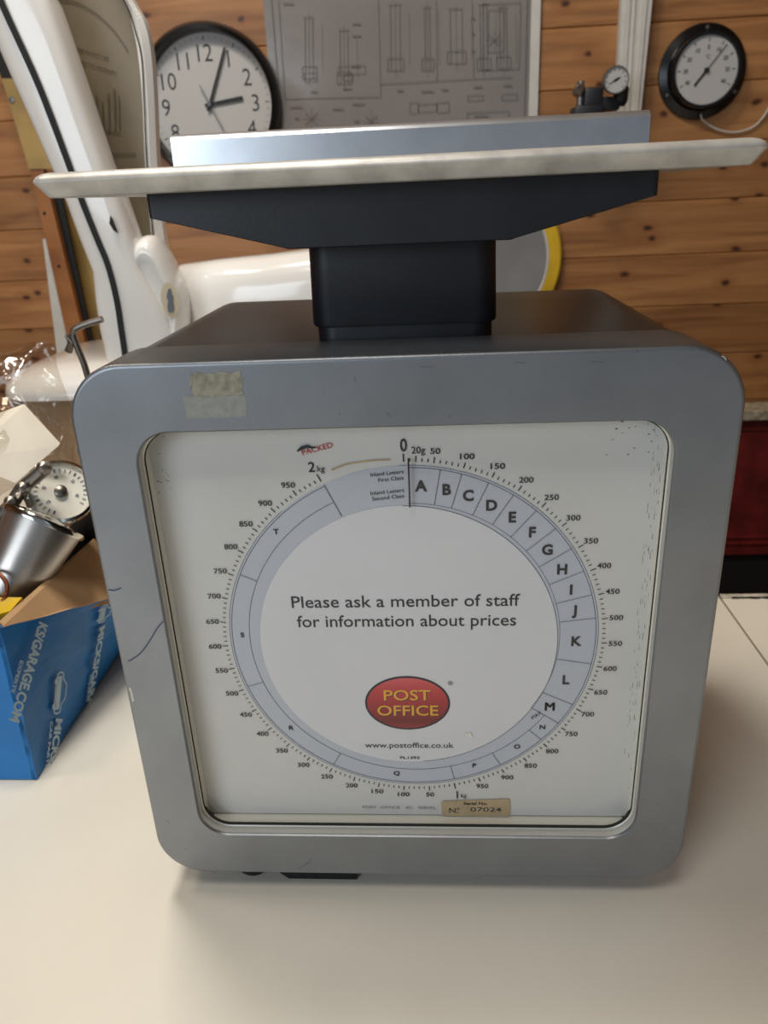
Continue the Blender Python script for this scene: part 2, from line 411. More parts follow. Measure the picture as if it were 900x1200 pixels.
# front bezel
bm = NB()
OX = lambda i: rrect(-0.125+i, 0.125-i, ZB+i, TOP-i, 0.0225-i, 12)
IX = lambda i: rrect(-0.1018-i, 0.1018+i, ZB+0.0252-i, ZB+0.2252+i, 0.0135+i, 12)
b_r = 0.0016
rings = [xz(OX(0.001), 0.0338), xz(OX(0), 0.0338), xz(OX(0), b_r)]
for k in (1, 2, 3):
    a = k/3*PI/2; rings.append(xz(OX(b_r*(1-math.cos(a))), b_r*(1-math.sin(a))))
rings += [xz(OX(b_r+0.0003), 0.0), xz(IX(0.0010), 0.0), xz(IX(0.0007), 0.0), xz(IX(0.0), 0.0009), xz(IX(0), 0.0056), xz(IX(0.004), 0.0056), xz(IX(0.004), 0.0338), xz(OX(0.001), 0.0338)]
loops(bm, rings)
bezel = link('bezel', bm, m_silver, sc, True)
# tape residue, scratches on the bezel
def ragged(x0, x1, z0, z1, y, jag, n=14):
    P = []
    for (ax, az), (bx, bz) in (((x0, z0), (x1, z0)), ((x1, z0), (x1, z1)), ((x1, z1), (x0, z1)), ((x0, z1), (x0, z0))):
        for i in range(n):
            t = i/n; P.append((ax+(bx-ax)*t+random.uniform(-jag, jag), y, az+(bz-az)*t+random.uniform(-jag, jag)))
    return P
bm = NB(); fill(bm, ragged(-0.0765, -0.0572, 0.2510, 0.2597, -0.00016, 0.0006)); o_ = link('tape_residue', bm, m_tape, bezel); o_['label'] = 'yellowed strip of old tape'
bm = NB(); fill(bm, ragged(-0.0800, -0.0565, 0.2428, 0.2512, -0.00010, 0.0004)); o_ = link('tape_residue', bm, m_tape2, bezel); o_['label'] = 'faint lower strip of old tape'
bm = NB()
S2 = [at(x, y, -0.00012) for x, y in ((150, 775), (156, 772), (166, 764), (176, 750), (183, 738), (191, 728))]
ribbon(bm, spline(S2), 0.0006)
ribbon(bm, spline([at(x, y, -0.00012) for x, y in ((127, 691), (134, 692), (142, 689))]), 0.0006)
link('pen_scratch', bm, m_bluepen, bezel)
for x, y, L_, a in ((85, 470, 6, 1.3), (91, 530, 8, 1.4), (232, 462, 4, .6), (250, 1022, 6, .3), (355, 1015, 14, -.6), (362, 1010, 8, -.9), (416, 445, 7, 1.3), (456, 487, 9, .9), (398, 485, 3, 1.2), (527, 488, 5, 1.7), (560, 1029, 8, .0), (300, 1010, 2, 0), (218, 995, 3, .6), (197, 963, 3, 1), (747, 412, 4, 1.4), (769, 975, 4, 1.5), (610, 425, 14, .05), (700, 424, 18, 0.03), (500, 430, 16, .04)):
    c_ = Vector((x, y)); d_ = Vector((math.cos(a), math.sin(a)))*L_/2
    bm = NB(); ribbon(bm, [at(*(c_-d_), -0.00012), at(*c_, -0.00012), at(*(c_+d_), -0.00012)], 0.00028); link('scuff_mark', bm, m_greyink, bezel)
bm = NB(); ribbon(bm, [at(x, y, -0.0001) for x, y in ((152, 806), (154, 812), (156, 822))], 0.0009); ribbon(bm, [at(x, y, -0.0001) for x, y in ((846, 417), (849, 419), (851, 422))], 0.0004); link('chipped_edge', bm, m_lip, bezel)
# bright inner lip liner + gasket
bm = NB()
loops(bm, [xz(IX(-0.0001), 0.0010), xz(IX(-0.0001), 0.0050), xz(IX(-0.0007), 0.0054)])
link('window_lip', bm, m_lip, bezel, True)
bm = NB()
ri = IX(-0.0007); rj0 = IX(-0.0019); rj = [(a[0]+(b[0]-a[0])*(1 if a[1] < ZB+0.036 else .3), a[1]+(b[1]-a[1])*(1 if a[1] < ZB+0.036 else .3)) for a, b in zip(ri, rj0)]
loops(bm, [xz(ri, 0.0053), [(p[0]+random.uniform(-2, 2)*1e-4, 0.0053, p[1]+random.uniform(-2, 2)*1e-4) for p in rj], [(p[0], 0.0060, p[1]) for p in rj], xz(ri, 0.0060)])
link('gasket', bm, m_grime, bezel)
# glass
bm = NB(); g_ = IX(0.0035)
fill(bm, xz(g_, 0.0062)); glass = link('window_glass', bm, m_glass, sc, 'keep')
bm = NB()
for i in range(95):
    zz = random.uniform(0.09, 0.232) if random.random() < .8 else random.uniform(0.045, 0.23)
    xx = 0.0955 + random.choice((0, 0.0008, 0.0017, 0.0026, 0.0034)) + random.uniform(-2e-4, 2e-4)
    hh = random.uniform(0.0005, 0.0035); ww = random.uniform(0.00012, 0.00034)
    fill(bm, [(xx, 0.0060, zz), (xx+ww, 0.0060, zz), (xx+ww*.7, 0.0060, zz+hh), (xx+ww*.2, 0.0060, zz+hh)])
for i in range(40):
    xx = random.choice((random.uniform(0.078, 0.095), random.uniform(-0.098, -0.092))); zz = random.uniform(0.222, 0.2355) if xx > 0 else random.uniform(0.205, 0.235); rr = random.uniform(0.0001, 0.0004)
    fill(bm, [(xx+rr*math.cos(a)*1.6, 0.0060, zz+rr*math.sin(a)) for a in (0, 1.2, 2.5, 3.6, 5)])
link('grime_marks', bm, m_greyink, glass)

# dial
YD = 0.0165; XC = 0.00126; ZC = 0.13526
bm = NB(); box(bm, -0.1015, 0.1015, YD, YD+0.0015, ZB+0.0262, ZB+0.2262); dial = link('dial_plate', bm, m_dial, sc)
bm = NB()
R0 = [(-0.1015, ZB+0.0252), (0.1015, ZB+0.0252), (0.1015, ZB+0.2262), (-0.1015, ZB+0.2262)]
R1 = [(-0.1035, ZB+0.0232), (0.1035, ZB+0.0232), (0.1035, ZB+0.2282), (-0.1035, ZB+0.2282)]
loops(bm, [xz(R0, 0.0070), xz(R0, YD+0.003), xz(R1, YD+0.003), xz(R1, 0.0070), xz(R0, 0.0070)])
surround = link('dial_surround', bm, m_sur, sc)
e1 = YD-0.00015; e2 = YD-0.0003; e3 = YD-0.00045
bm = NB(); arc(bm, XC, ZC, 0.060, 0.0812, 0, 360, e1, 180); link('tariff_band', bm, m_band, dial)
bm = NB(); cc = (XC-0.0018, ZC-0.0020)
arc(bm, cc[0], cc[1], 0.0001, 0.0659, 0, 360, e2, 128); disc = link('paper_disc', bm, m_disc, dial)
bm = NB(); arc(bm, cc[0], cc[1], 0.0656, 0.0659, 0, 175, e2-0.00004, 96); link('disc_edge', bm, m_greyink, disc)
K = 0.16785; A0 = -0.49
bm = NB()
arc(bm, XC, ZC, 0.0801, 0.0804, 0.5, 335.3, e2, 200)
arc(bm, XC, ZC, 0.0723, 0.07255, 124.5, 335.3, e2, 160)
arc(bm, XC, ZC, 0.0647, 0.0649, 0.5, 124.5, e2, 100)
arc(bm, XC, ZC, 0.08115, 0.08135, -2, 320, e2, 200)
def radial(a, r0, r1, w):
    a = math.radians(a); d = Vector((math.sin(a), 0, math.cos(a))); c_ = Vector((XC, e3, ZC))
    ribbon(bm, [c_+d*r0, c_+d*r1], w)
for a in (10.0, 16.3, 24.5, 32.65, 41.05, 49.25, 57.5, 66.0, 74.6, 82.9, 99.6, 116.0, 124.5): radial(a, 0.0648, 0.0803, 0.00028)
for a in (133.0, 150.0, 166.8, 209.5, 252.0, 294.3): radial(a, 0.0723, 0.0803, 0.00028)
radial(335.5, 0.0655, 0.081, 0.0004)
link('band_lines', bm, m_greyink, dial)
bm = NB()
for g in range(0, 2001, 10):
    a = A0 + K*g
    if g % 1000 == 0: radial(a, 0.0828, 0.0862, 0.0005)
    elif g % 50 == 0: radial(a, 0.0828, 0.0853, 0.00046)
    elif g == 20: radial(a, 0.0828, 0.0853, 0.00046)
    else: radial(a, 0.0829, 0.0843, 0.00040)
tk = link('tick_marks', bm, m_ink, dial)
bm = NB()
def dt(s, x, z_, h, bold=0.0, xs=1.0, rot=0.0, w=None):
    r = math.radians(rot)
    text(bm, s, (XC+x, e3-0.00005, ZC+z_), (math.cos(r), 0, math.sin(r)), (-math.sin(r), 0, math.cos(r)), h=h, bold=bold, xs=xs, w=w)
for g in range(50, 2000, 50):
    if g == 1000: continue
    a = math.radians(A0+K*g); r = 0.0878+0.0011*abs(math.sin(a))
    dt(str(g % 1000), r*math.sin(a), r*math.cos(a), 0.0025, 0.016, 1.0, w=0.0058 if g % 1000 >= 100 else 0.0040)
dt('20g', 0.0053, 0.0877, 0.0030, 0.006, 0.95)
dt('0', -0.0005, 0.0900, 0.0055, 0.012, 0.78)
dt('1', 0.0196, -0.0877, 0.0044, 0.02, 0.8); dt('kg', 0.0227, -0.0882, 0.0024, 0.006)
dt('2', -0.0381, 0.0816, 0.0044, 0.012, 1.0); dt('kg', -0.0343, 0.0808, 0.0027, 0.006)
link('scale_numerals', bm, m_ink, dial)
bm = NB()
for s, x, z_ in (('A', .0060, .0725), ('B', .0164, .0707), ('C', .0251, .0679), ('D', .0346, .0634), ('E', .0431, .0580), ('F', .0514, .0511), ('G', .0578, .0430), ('H', .0643, .0338), ('I', .0685, .0241), ('J', .0704, .0141), ('K', .0721, -.0014), ('L', .0685, -.0215), ('M', .0619, -.0360)):
    if s == 'M':
        for q_ in (-0.00022, 0, 0.00022): dt(s, x+q_, z_, 0.0047, 0.0, 1.0)
    else: dt(s, x, z_, 0.0047, 0.035, 1.0)
for s, x, z_ in (('N', .0590, -.0475), ('O', .0477, -.0587), ('P', .0278, -.0699), ('Q', -.0093, -.0747), ('R', -.0581, -.0480), ('S', -.0756, .0029), ('T', -.0554, .0532)):
    dt(s, x, z_, 0.0024, 0.03, 1.15)
dt('MAX', .0560, -.0408, 0.0020, 0.0, 0.95, 38)
link('band_letters', bm, m_ink, dial)
bm = NB()
for s, x, z_, w in (('Inland Letters', -0.0076, 0.0782, 0.0134), ('First Class', -0.0061, 0.0757, 0.0104), ('Inland Letters', -0.0078, 0.0702, 0.0138), ('Second Class', -0.0076, 0.0677, 0.0132)):
    dt(s, x, z_, 0.0017, 0.008, w=w, rot=5)
link('class_captions', bm, m_ink, dial)
bm = NB(); dt('PACKED', -0.0352, 0.0893, 0.0024, 0.01, rot=14, w=0.0130); link('packed_stamp', bm, m_red, dial)
bm = NB()
ribbon(bm, spline([(XC+x, e3-0.0002, ZC+z_) for x, z_ in ((-.0432, .0884), (-.0415, .0898), (-.0395, .0902), (-.0375, .0898), (-.0355, .0899))]), 0.0008)
fill(bm, [(XC+x, e3-0.00025, ZC+z_) for x, z_ in ((-.0435, .0880), (-.0415, .0905), (-.039, .0911), (-.0372, .0902), (-.0392, .0896), (-.041, .0892))])
link('ink_smear', bm, m_ink, dial)
bm = NB(); ribbon(bm, spline([(XC+x, e1-0.0001, ZC+z_) for x, z_ in ((-.030, .0800), (-.024, .0822), (-.018, .0831), (-.012, .0837), (-.006, .0838))]), 0.0008)
link('glue_mark', bm, m_tan, dial)
bm = NB(); dt('POST  OFFICE   6C   SERIAL', -0.0088, -0.0960, 0.0015, 0.0, w=0.0362); link('maker_line', bm, m_greyink, dial)
# message and logo on the paper disc
f3 = e2-0.0002
for s_, x_, z_, w_, h_, b_ in (('Please ask a member of staff', -0.0024, 0.0195, 0.0990, 0.0061, 0.004), ('for information about prices', -0.0023, 0.0097, 0.0960, 0.0061, 0.004),
        ('www.postoffice.co.uk', -0.0028, -0.0580, 0.0418, 0.0031, 0.006), ('PL1393', -0.0027, -0.0654, 0.0092, 0.0015, 0.02), ('®', 0.0170, -0.0232, 0.0024, None, 0.0)):
    bm = NB(); text(bm, s_, (XC+x_, f3, ZC+z_), w=w_, h=h_, bold=b_); link('message_text', bm, m_ink, disc)
ox, oz = XC-0.0028, ZC-0.0342
bm = NB(); fill(bm, [(ox+0.0196*math.cos(a), e2-0.0001, oz+0.0149*math.sin(a)) for a in [k*2*PI/64 for k in range(64)]]); logo = link('logo_border', bm, m_navy, disc)
bm = NB(); fill(bm, [(ox+0.0186*math.cos(a), e2-0.00018, oz+0.0139*math.sin(a)) for a in [k*2*PI/64 for k in range(64)]]); link('logo_oval', bm, m_logo, logo)
bm = NB()
text(bm, 'POST', (ox+0.00035, e2-0.00022, oz+0.00435), w=0.0215, h=0.0058, bold=0.014); text(bm, 'OFFICE', (ox+0.00035, e2-0.00022, oz-0.00415), w=0.0282, h=0.0058, bold=0.014)
link('logo_shadow', bm, m_navy, logo)
bm = NB()
text(bm, 'POST', (ox, e2-0.00026, oz+0.0047), w=0.0215, h=0.0058, bold=0.012); text(bm, 'OFFICE', (ox, e2-0.00026, oz-0.0038), w=0.0282, h=0.0058, bold=0.012)
link('logo_letters', bm, m_gold, logo)
bm = NB(); slab(bm, [(XC+0.0235+x, f3, ZC-0.0512+z_) for x, z_ in ((0, 0), (.0008, .0004), (.0014, -.0001), (.0022, .0009), (.0034, -.0012), (.0034, -.0024), (.0018, -.0019))], (0, -0.0004, 0)); link('paper_chip', bm, m_sur, disc)
# serial label
bm = NB()
slab(bm, [(XC+x, e3-0.0002, ZC+z_) for x, z_ in ((.0118, -.0925), (.0126, -.0917), (.0230, -.0911), (.0350, -.0905), (.0440, -.0900), (.0450, -.0906), (.0452, -.1000), (.0443, -.1010), (.0130, -.1008), (.0120, -.0998))], (0, 0.0001, 0))
lab = link('serial_label', bm, m_tan, dial)
bm = NB(); y_ = e3-0.0003
text(bm, 'Serial No.', (XC+0.0285, y_, ZC-0.0928), w=0.0115, h=0.0018, bold=0.03)
text(bm, 'Nº', (XC+0.0182, y_, ZC-0.0972), w=0.0052, h=0.0031, bold=0.008)
text(bm, '07024', (XC+0.0335, y_, ZC-0.0965), w=0.0150, h=0.0028, bold=0.004)
ribbon(bm, [(XC+0.0190, y_, ZC-0.0985), (XC+0.0207, y_, ZC-0.0985)], 0.0003)
link('label_text', bm, m_ink, lab)
# settle the printed dial parts on the plate at its true depth and size
DZ = 0.0037; QS = 0.9873
def settle(o):
    for c in o.children:
        for v in c.data.vertices:
            v.co.x = XC + 0.00015 + (v.co.x - XC)*QS; v.co.z = 0.13757 + (v.co.z - ZC)*QS; v.co.y -= DZ
        settle(c)
for v in dial.data.vertices: v.co.y -= DZ
for v in surround.data.vertices:
    if v.co.y > 0.01: v.co.y -= DZ
settle(dial)
YD -= DZ; XC += 0.00015; ZC = 0.13757
# pointer
bm = NB()
box(bm, XC+0.0010, XC+0.0017, YD-0.0030, YD-0.0026, ZC+0.0632, ZC+0.0840)
link('pointer', bm, m_needle, sc)
# stem
bm = NB()
rings = []
for zz, i in ((TOP-0.0014, 0.0012), (0.2690, 0.0012), (0.2690, 0.0), (0.2700, -0.0004), (0.2960, 0.0), (0.3000, 0.0)):
    rings.append(xy(rrect(-0.0352+i, 0.0385-i, 0.0352+i, 0.100-i, 0.0085, 8), zz))
loops(bm, rings, True, True, True); link('stem', bm, m_blackpl, sc, True)
# bracket under the pan
bm = NB()
T_ = lambda w0, w1, y0, y1, r: rrect(w0, w1, y0, y1, r, 6)
loops(bm, [xy(T_(-0.0402, 0.0427, 0.0206, 0.129, .002), 0.3003), xy(T_(-0.0410, 0.0435, 0.0200, 0.130, .002), 0.3007),
           xy(T_(-0.0900, 0.0930, 0.0200, 0.134, .002), 0.3130), xy(T_(-0.0900, 0.0930, 0.0200, 0.134, .002), 0.3212)], True, True, True)
link('pan_bracket', bm, m_blackpl, sc)
# pan
bm = NB()
P_ = lambda i: rrect(-0.1228+i, 0.1222-i, 0.0+i, 0.160-i, max(0.005-i*.5, .002), 6)
loops(bm, [xy(P_(0.006), 0.3212), xy(P_(0.0042), 0.3212), xy(P_(0.0035), 0.3216), xy(P_(0.0), 0.3262), xy(P_(0.0002), 0.3270), xy(P_(0.0010), 0.3280), xy(P_(0.0024), 0.3288), xy(P_(0.0042), 0.3292), xy(P_(0.008), 0.3286)], True, True, True)
for v in bm.verts: pass
pan = link('pan', bm, m_panm, sc, True)
bm = NB()
pr = [(0.1540, 0.3284), (0.1546, 0.3476), (0.1556, 0.3488), (0.1580, 0.3505), (0.1592, 0.3505), (0.1592, 0.3499), (0.1580, 0.3496), (0.1566, 0.3484), (0.1558, 0.3284)]
loops(bm, [[(-0.1196, a, b) for a, b in pr], [(0.1222, a, b) for a, b in pr]], True, True, True)
link('pan_backstop', bm, m_pan_back, pan, True)
# feet
bm = NB(); slab(bm, xz([(-0.0645, 0.0), (-0.0300, 0.0), (-0.0300, 0.0135), (-0.0690, 0.0135), (-0.0690, 0.004)], 0.008), (0, 0.020, 0)); o_ = link('foot', bm, m_rubber, sc)
bm = NB(); lathe(bm, [(0.0075, 0.0), (0.009, 0.002), (0.009, 0.0136)], axis((-0.0835, 0.0168, 0), (0, 0, 1)), 24, True, True); link('foot', bm, m_rubber, sc)
for x, y in ((0.085, 0.035), (-0.085, 0.160), (0.085, 0.160)):
    bm = NB(); lathe(bm, [(0.0075, 0.0), (0.009, 0.002), (0.009, 0.0136)], axis((x, y, 0), (0, 0, 1)), 24, True, True); link('foot', bm, m_rubber, sc)

# ============================================================ THINGS ON THE TIMBER WALL
def ang(cx, cz, r, deg, y): a = math.radians(deg); return Vector((cx+r*math.sin(a), y, cz+r*math.cos(a)))
# wall clock
cl = thing('wall_clock', 'round black rimmed wall clock with plain black numerals beside the drawing', 'clock', (-0.3100, WY, 0.452))
c0 = Vector((-0.3100, WY, 0.452))
bm = NB(); lathe(bm, [(0.086, 0.004), (0.104, 0.004), (0.1060, 0.012), (0.1045, 0.024), (0.100, 0.030), (0.0945, 0.028), (0.0925, 0.018), (0.0925, 0.008)], axis(c0 - Vector((0, 0.0, 0)), (0, -1, 0)), 72); link('rim', bm, m_blackgloss, cl, True)
bm = NB(); lathe(bm, [(0.0001, 0.009), (0.0935, 0.009), (0.0935, 0.003), (0.0001, 0.003)], axis(c0, (0, -1, 0)), 64); face = link('clock_face', bm, m_clockface, cl)
bm = NB(); yc = WY-0.0094
for h in range(1, 13):
    p = ang(c0.x, c0.z, 0.0675, h*30, yc); text(bm, str(h), p, h=0.0235, bold=-0.005, xs=0.90)
for k in range(60):
    a = math.radians(k*6); d = Vector((math.sin(a), 0, math.cos(a))); b_ = Vector((c0.x, yc, c0.z))
    r0 = 0.0845 if k % 5 else 0.0825
    ribbon(bm, [b_+d*r0, b_+d*0.0880], 0.0005 if k % 5 else 0.0014)
link('numerals', bm, m_ink, face)
def hand(deg, r0, r1, w0, w1, y):
    a = math.radians(deg); d = Vector((math.sin(a), 0, math.cos(a))); s_ = Vector((math.cos(a), 0, -math.sin(a))); b_ = Vector((c0.x, y, c0.z))
    slab(bm, [b_+d*r0-s_*w0, b_+d*r0+s_*w0, b_+d*r1+s_*w1, b_+d*r1-s_*w1], (0, -0.0008, 0))
bm = NB(); hand(83, -0.008, 0.050, 0.0022, 0.0028, WY-0.0115); link('hour_hand', bm, m_ink, cl)
bm = NB(); hand(23.5, -0.010, 0.078, 0.0020, 0.0016, WY-0.0130); link('minute_hand', bm, m_ink, cl)
bm = NB(); hand(155, -0.028, 0.066, 0.0006, 0.0005, WY-0.0145); lathe(bm, [(0.0001, 0.018), (0.003, 0.018), (0.0035, 0.009)], axis(c0, (0, -1, 0)), 20); link('second_hand', bm, m_greyink, cl)

# engineering drawing
ps = thing('wall_drawing', 'large glossy sheet of engineering drawings pinned to the timber wall', 'poster', (-0.02, WY, 0.60))
px0, px1, pz0, pz1 = -0.2190, 0.1705, 0.385, 0.86
bm = NB()
nx, nz = 30, 36; gr = [[None]*(nz+1) for _ in range(nx+1)]
for i in range(nx+1):
    for j in range(nz+1):
        x = px0+(px1-px0)*i/nx; z_ = pz0+(pz1-pz0)*j/nz
        gr[i][j] = bm.verts.new((x, WY-0.0040-0.0014*noise.noise(Vector((x*9, z_*7, 0))), z_))
for i in range(nx):
    for j in range(nz): bm.faces.new((gr[i][j], gr[i+1][j], gr[i+1][j+1], gr[i][j+1]))
for f in bm.faces: f.smooth = True
sheet = link('sheet', bm, m_poster, ps, 'keep')
bm = NB(); box(bm, px1-0.012, px1+0.001, WY-0.0066, WY-0.0056, pz0, pz1); link('sheet_border', bm, m_white, ps)
bm = NB(); yp = WY-0.0060
def ln(x0, z0, x1, z1, w=0.0009): ribbon(bm, [(x0, yp, z0), (x1, yp, z1)], w)
def rc(x0, z0, x1, z1, w=0.0008):
    ln(x0, z0, x1, z0, w); ln(x1, z0, x1, z1, w); ln(x1, z1, x0, z1, w); ln(x0, z1, x0, z0, w)
def PX(x, y): p = at(x, y, WY-0.006); return p.x, p.z
def L2(x0, y0, x1, y1, w=0.0009): a = PX(x0, y0); b = PX(x1, y1); ln(a[0], a[1], b[0], b[1], w)
rc(px0+0.012, pz0+0.012, px1-0.018, pz1-0.012, 0.0012)
for a in ((326, 0, 334, 116), (334, 116, 446, 113), (446, 113, 443, 0), (446, 98, 600, 90), (512, 95, 511, 0), (555, 90, 553, 0)): L2(*a)
for s0, s1, yt, yb in ((357, 366, 20, 92), (398, 407, 35, 98), (457, 468, 5, 82), (497, 503, 8, 82), (527, 541, 10, 74), (562, 570, 5, 82), (585, 593, 8, 80)):
    L2(s0, yt, s0+1, yb); L2(s1, yt, s1+1, yb); L2(s0-3, yb, s1+5, yb); L2(s0-3, yb, s0-3, yb-14); L2(s1+5, yb, s1+5, yb-14); L2(s0-3, yb-14, s1+5, yb-14); L2(s0-2, yt, s1+2, yt)
    L2((s0+s1)/2, yt-6, (s0+s1)/2+1, yb+8, 0.0005); L2(s1+11, yt+8, s1+12, yb-6, 0.0004)
for x0, y0, x1, y1 in ((480, 120, 490, 132), (490, 122, 512, 130), (512, 120, 526, 131), (566, 5, 608, 80), (572, 12, 590, 60), (548, 112, 566, 117), (588, 110, 606, 116), (548, 132, 596, 140), (396, 78, 428, 86), (402, 88, 414, 94), (356, 86, 372, 95)):
    a = PX(x0, y0); b = PX(x1, y1); rc(a[0], b[1], b[0], a[1])
for x0, y0 in ((358, 132), (428, 135), (572, 40)):
    L2(x0, y0, x0+14, y0+14); L2(x0+14, y0, x0, y0+14); L2(x0-4, y0+7, x0+18, y0+7, .0005); L2(x0+7, y0-7, x0+7, y0+18, .0005)
for x0, y0, n in ((340, 126, 7), (390, 128, 6), (413, 122, 7), (465, 106, 4), (494, 107, 7), (517, 105, 4), (555, 102, 5), (590, 100, 5), (345, 139, 3), (415, 142, 3), (332, 4, 6), (553, 22, 2), (553, 40, 2), (553, 60, 2), (413, 28, 5), (413, 42, 5), (412, 78, 5), (364, 108, 4), (402, 104, 5), (556, 136, 8)):
    for k in range(n): L2(x0+k*2.1, y0, x0+k*2.1+1.5, y0-0.3+random.uniform(-.5, .5), 0.0022)
link('drawing_lines', bm, m_posterink, sheet)

# white trunking
tr = thing('cable_trunking', 'pair of narrow white trunking strips meeting above the pressure gauge', 'trunking', (0.30, WY, 0.60))
def strip(x0t, x1t, x0b, x1b, zt, zb_, y0, y1):
    b2 = NB(); slab(b2, [(x0b, y0, zb_), (x1b, y0, zb_), (x1t, y0, zt), (x0t, y0, zt)], (0, y1-y0, 0))
    slab(b2, [(x0b+.3*(x1b-x0b), y0-.003, zb_), (x0b+.62*(x1b-x0b), y0-.003, zb_), (x0t+.62*(x1t-x0t), y0-.003, zt), (x0t+.3*(x1t-x0t), y0-.003, zt)], (0, .003, 0)); return b2
link('trunking_strip', strip(0.276, 0.296, 0.282, 0.301, 0.90, 0.335, WY-0.016, WY-0.001), m_white, tr)
link('trunking_strip', strip(0.2975, 0.330, 0.3015, 0.313, 0.90, 0.335, WY-0.026, WY-0.003), m_white, tr)

# pressure regulator
rg = thing('pressure_regulator', 'small round pressure gauge on a black regulator body against the white strips', 'gauge', (0.24, WY, 0.40))
bm = NB()
box(bm, 0.222, 0.262, 0.905, 0.950, 0.385, 0.418, 0.004); box(bm, 0.236, 0.262, 0.915, 0.945, 0.41, 0.440, 0.004)
lathe(bm, [(0.014, 0), (0.016, 0.004), (0.016, 0.018), (0.011, 0.022), (0.011, 0.032)], axis((0.250, 0.93, 0.355), (0, 0, 1)), 24, True, True)
lathe(bm, [(0.006, 0), (0.010, 0.006), (0.010, 0.022), (0.006, 0.026)], axis((0.286, 0.925, 0.4155), (0.05, 0, 1)), 20, True, True)
box(bm, 0.25, 0.285, 0.918, 0.934, 0.410, 0.428, 0.003)
link('regulator_body', bm, m_blackpl, rg, True)
bm = NB(); lathe(bm, [(0.006, 0), (0.009, 0.003), (0.009, 0.012), (0.006, 0.014)], axis((0.236, 0.925, 0.434), (-0.9, 0, .5)), 8, True, True); lathe(bm, [(0.005, 0), (0.005, 0.03)], axis((0.232, 0.925, 0.418), (0, 0, 1)), 12, True, True); box(bm, 0.24, 0.252, 0.935, WY-0.001, 0.385, 0.40); link('valve_fitting', bm, m_spring, rg, True)
gd = Vector((-0.05, -1, -0.08)).normalized(); gc = Vector((0.2735, 0.900, 0.4450))
bm = NB(); lathe(bm, [(0.0001, -0.014), (0.0165, -0.014), (0.0172, 0.0), (0.0165, 0.003), (0.0150, 0.003), (0.0148, 0.0005)], axis(gc, gd), 40); link('gauge_case', bm, m_spring, rg, True)
bm = NB(); lathe(bm, [(0.0001, 0.001), (0.0150, 0.001)], axis(gc, gd), 40); gf = link('gauge_face', bm, m_clockface, rg)
bm = NB(); q = gc+gd*0.0016; ux = gd.cross(Vector((0, 0, 1))).normalized()*1; ux = -ux if ux.x < 0 else ux; uz = ux.cross(gd).normalized(); uz = -uz if uz.z < 0 else uz
a_ = math.radians(28); d_ = ux*math.cos(a_)+uz*math.sin(a_)
ribbon(bm, [q-d_*0.010, q, q+d_*0.006], 0.0011, gd); ribbon(bm, [q-d_*0.003, q+d_*0.004], 0.003, gd)
for k in range(10):
    a = math.radians(-130+k*29); d_ = ux*math.sin(a)+uz*math.cos(a); ribbon(bm, [q+d_*0.0112, q+d_*0.0132], 0.0009, gd)
link('gauge_markings', bm, m_ink, gf)

rg.location.x -= 0.0118
# dial thermometer
th = thing('dial_thermometer', 'round black cased dial thermometer with a pale face at the right of the wall', 'thermometer', (0.402, WY, 0.459))
t0 = Vector((0.402, WY, 0.459))
bm = NB(); lathe(bm, [(0.0001, 0.0), (0.0600, 0.0), (0.0610, 0.003), (0.0600, 0.006), (0.0500, 0.009), (0.0485, 0.022), (0.0470, 0.0265), (0.0435, 0.0265), (0.0425, 0.022), (0.0001, 0.022)], axis(t0, (0, -1, 0)), 64); link('housing', bm, m_blackgloss, th, True)
bm = NB(); lathe(bm, [(0.0001, 0.0226), (0.0428, 0.0226)], axis(t0, (0, -1, 0)), 64); tf = link('dial_face', bm, m_clockface, th)
bm = NB(); yt = WY-0.0232
for k, s in enumerate(('40', '30', '20', '10', '0', '10', '20', '30', '40')):
    a = -120+k*30; text(bm, s, ang(t0.x, t0.z, 0.0285, a, yt), h=0.0058, bold=0.006, xs=.85)
    ribbon(bm, [ang(t0.x, t0.z, 0.0350, a, yt), ang(t0.x, t0.z, 0.0395, a, yt)], 0.0011)
text(bm, '°C', (t0.x, yt, t0.z+0.0165), h=0.0055, xs=.85)
link('dial_markings', bm, m_ink, tf)
bm = NB()
a = 38.5; ribbon(bm, [ang(t0.x, t0.z, 0.0385, a, yt-.001), ang(t0.x, t0.z, 0.0, a, yt-.001)], 0.0012); ribbon(bm, [ang(t0.x, t0.z, 0.0, a, yt-.001), ang(t0.x, t0.z, -0.024, a, yt-.001)], 0.0028)
lathe(bm, [(0.0001, 0.0262), (0.0032, 0.0262), (0.0036, 0.0240)], axis(t0, (0, -1, 0)), 20)
link('needle', bm, m_ink, th)
for a in (0, 120, 240):
    bm = NB(); p = ang(t0.x, t0.z, 0.0545, a, WY-0.008); lathe(bm, [(0.0028, 0.0), (0.0024, 0.0014), (0.0001, 0.0016)], axis(p, (0, -1, 0)), 16); link('screw', bm, m_spring, th)
bm = NB(); tube(bm, spline([at(x, y, WY-d) for x, y, d in ((821, 134, .014), (823, 140, .012), (830, 146, .007), (842, 152, .005), (860, 155, .004), (880, 150, .004), (893, 139, .004), (905, 118, .004), (925, 70, .004), (935, 0, .004))], 6), 0.0013, 8)
tag(link('sensor_cable', bm, m_white, None, True), 'thin white sensor cable looping from the bottom of the black thermometer', 'cable')

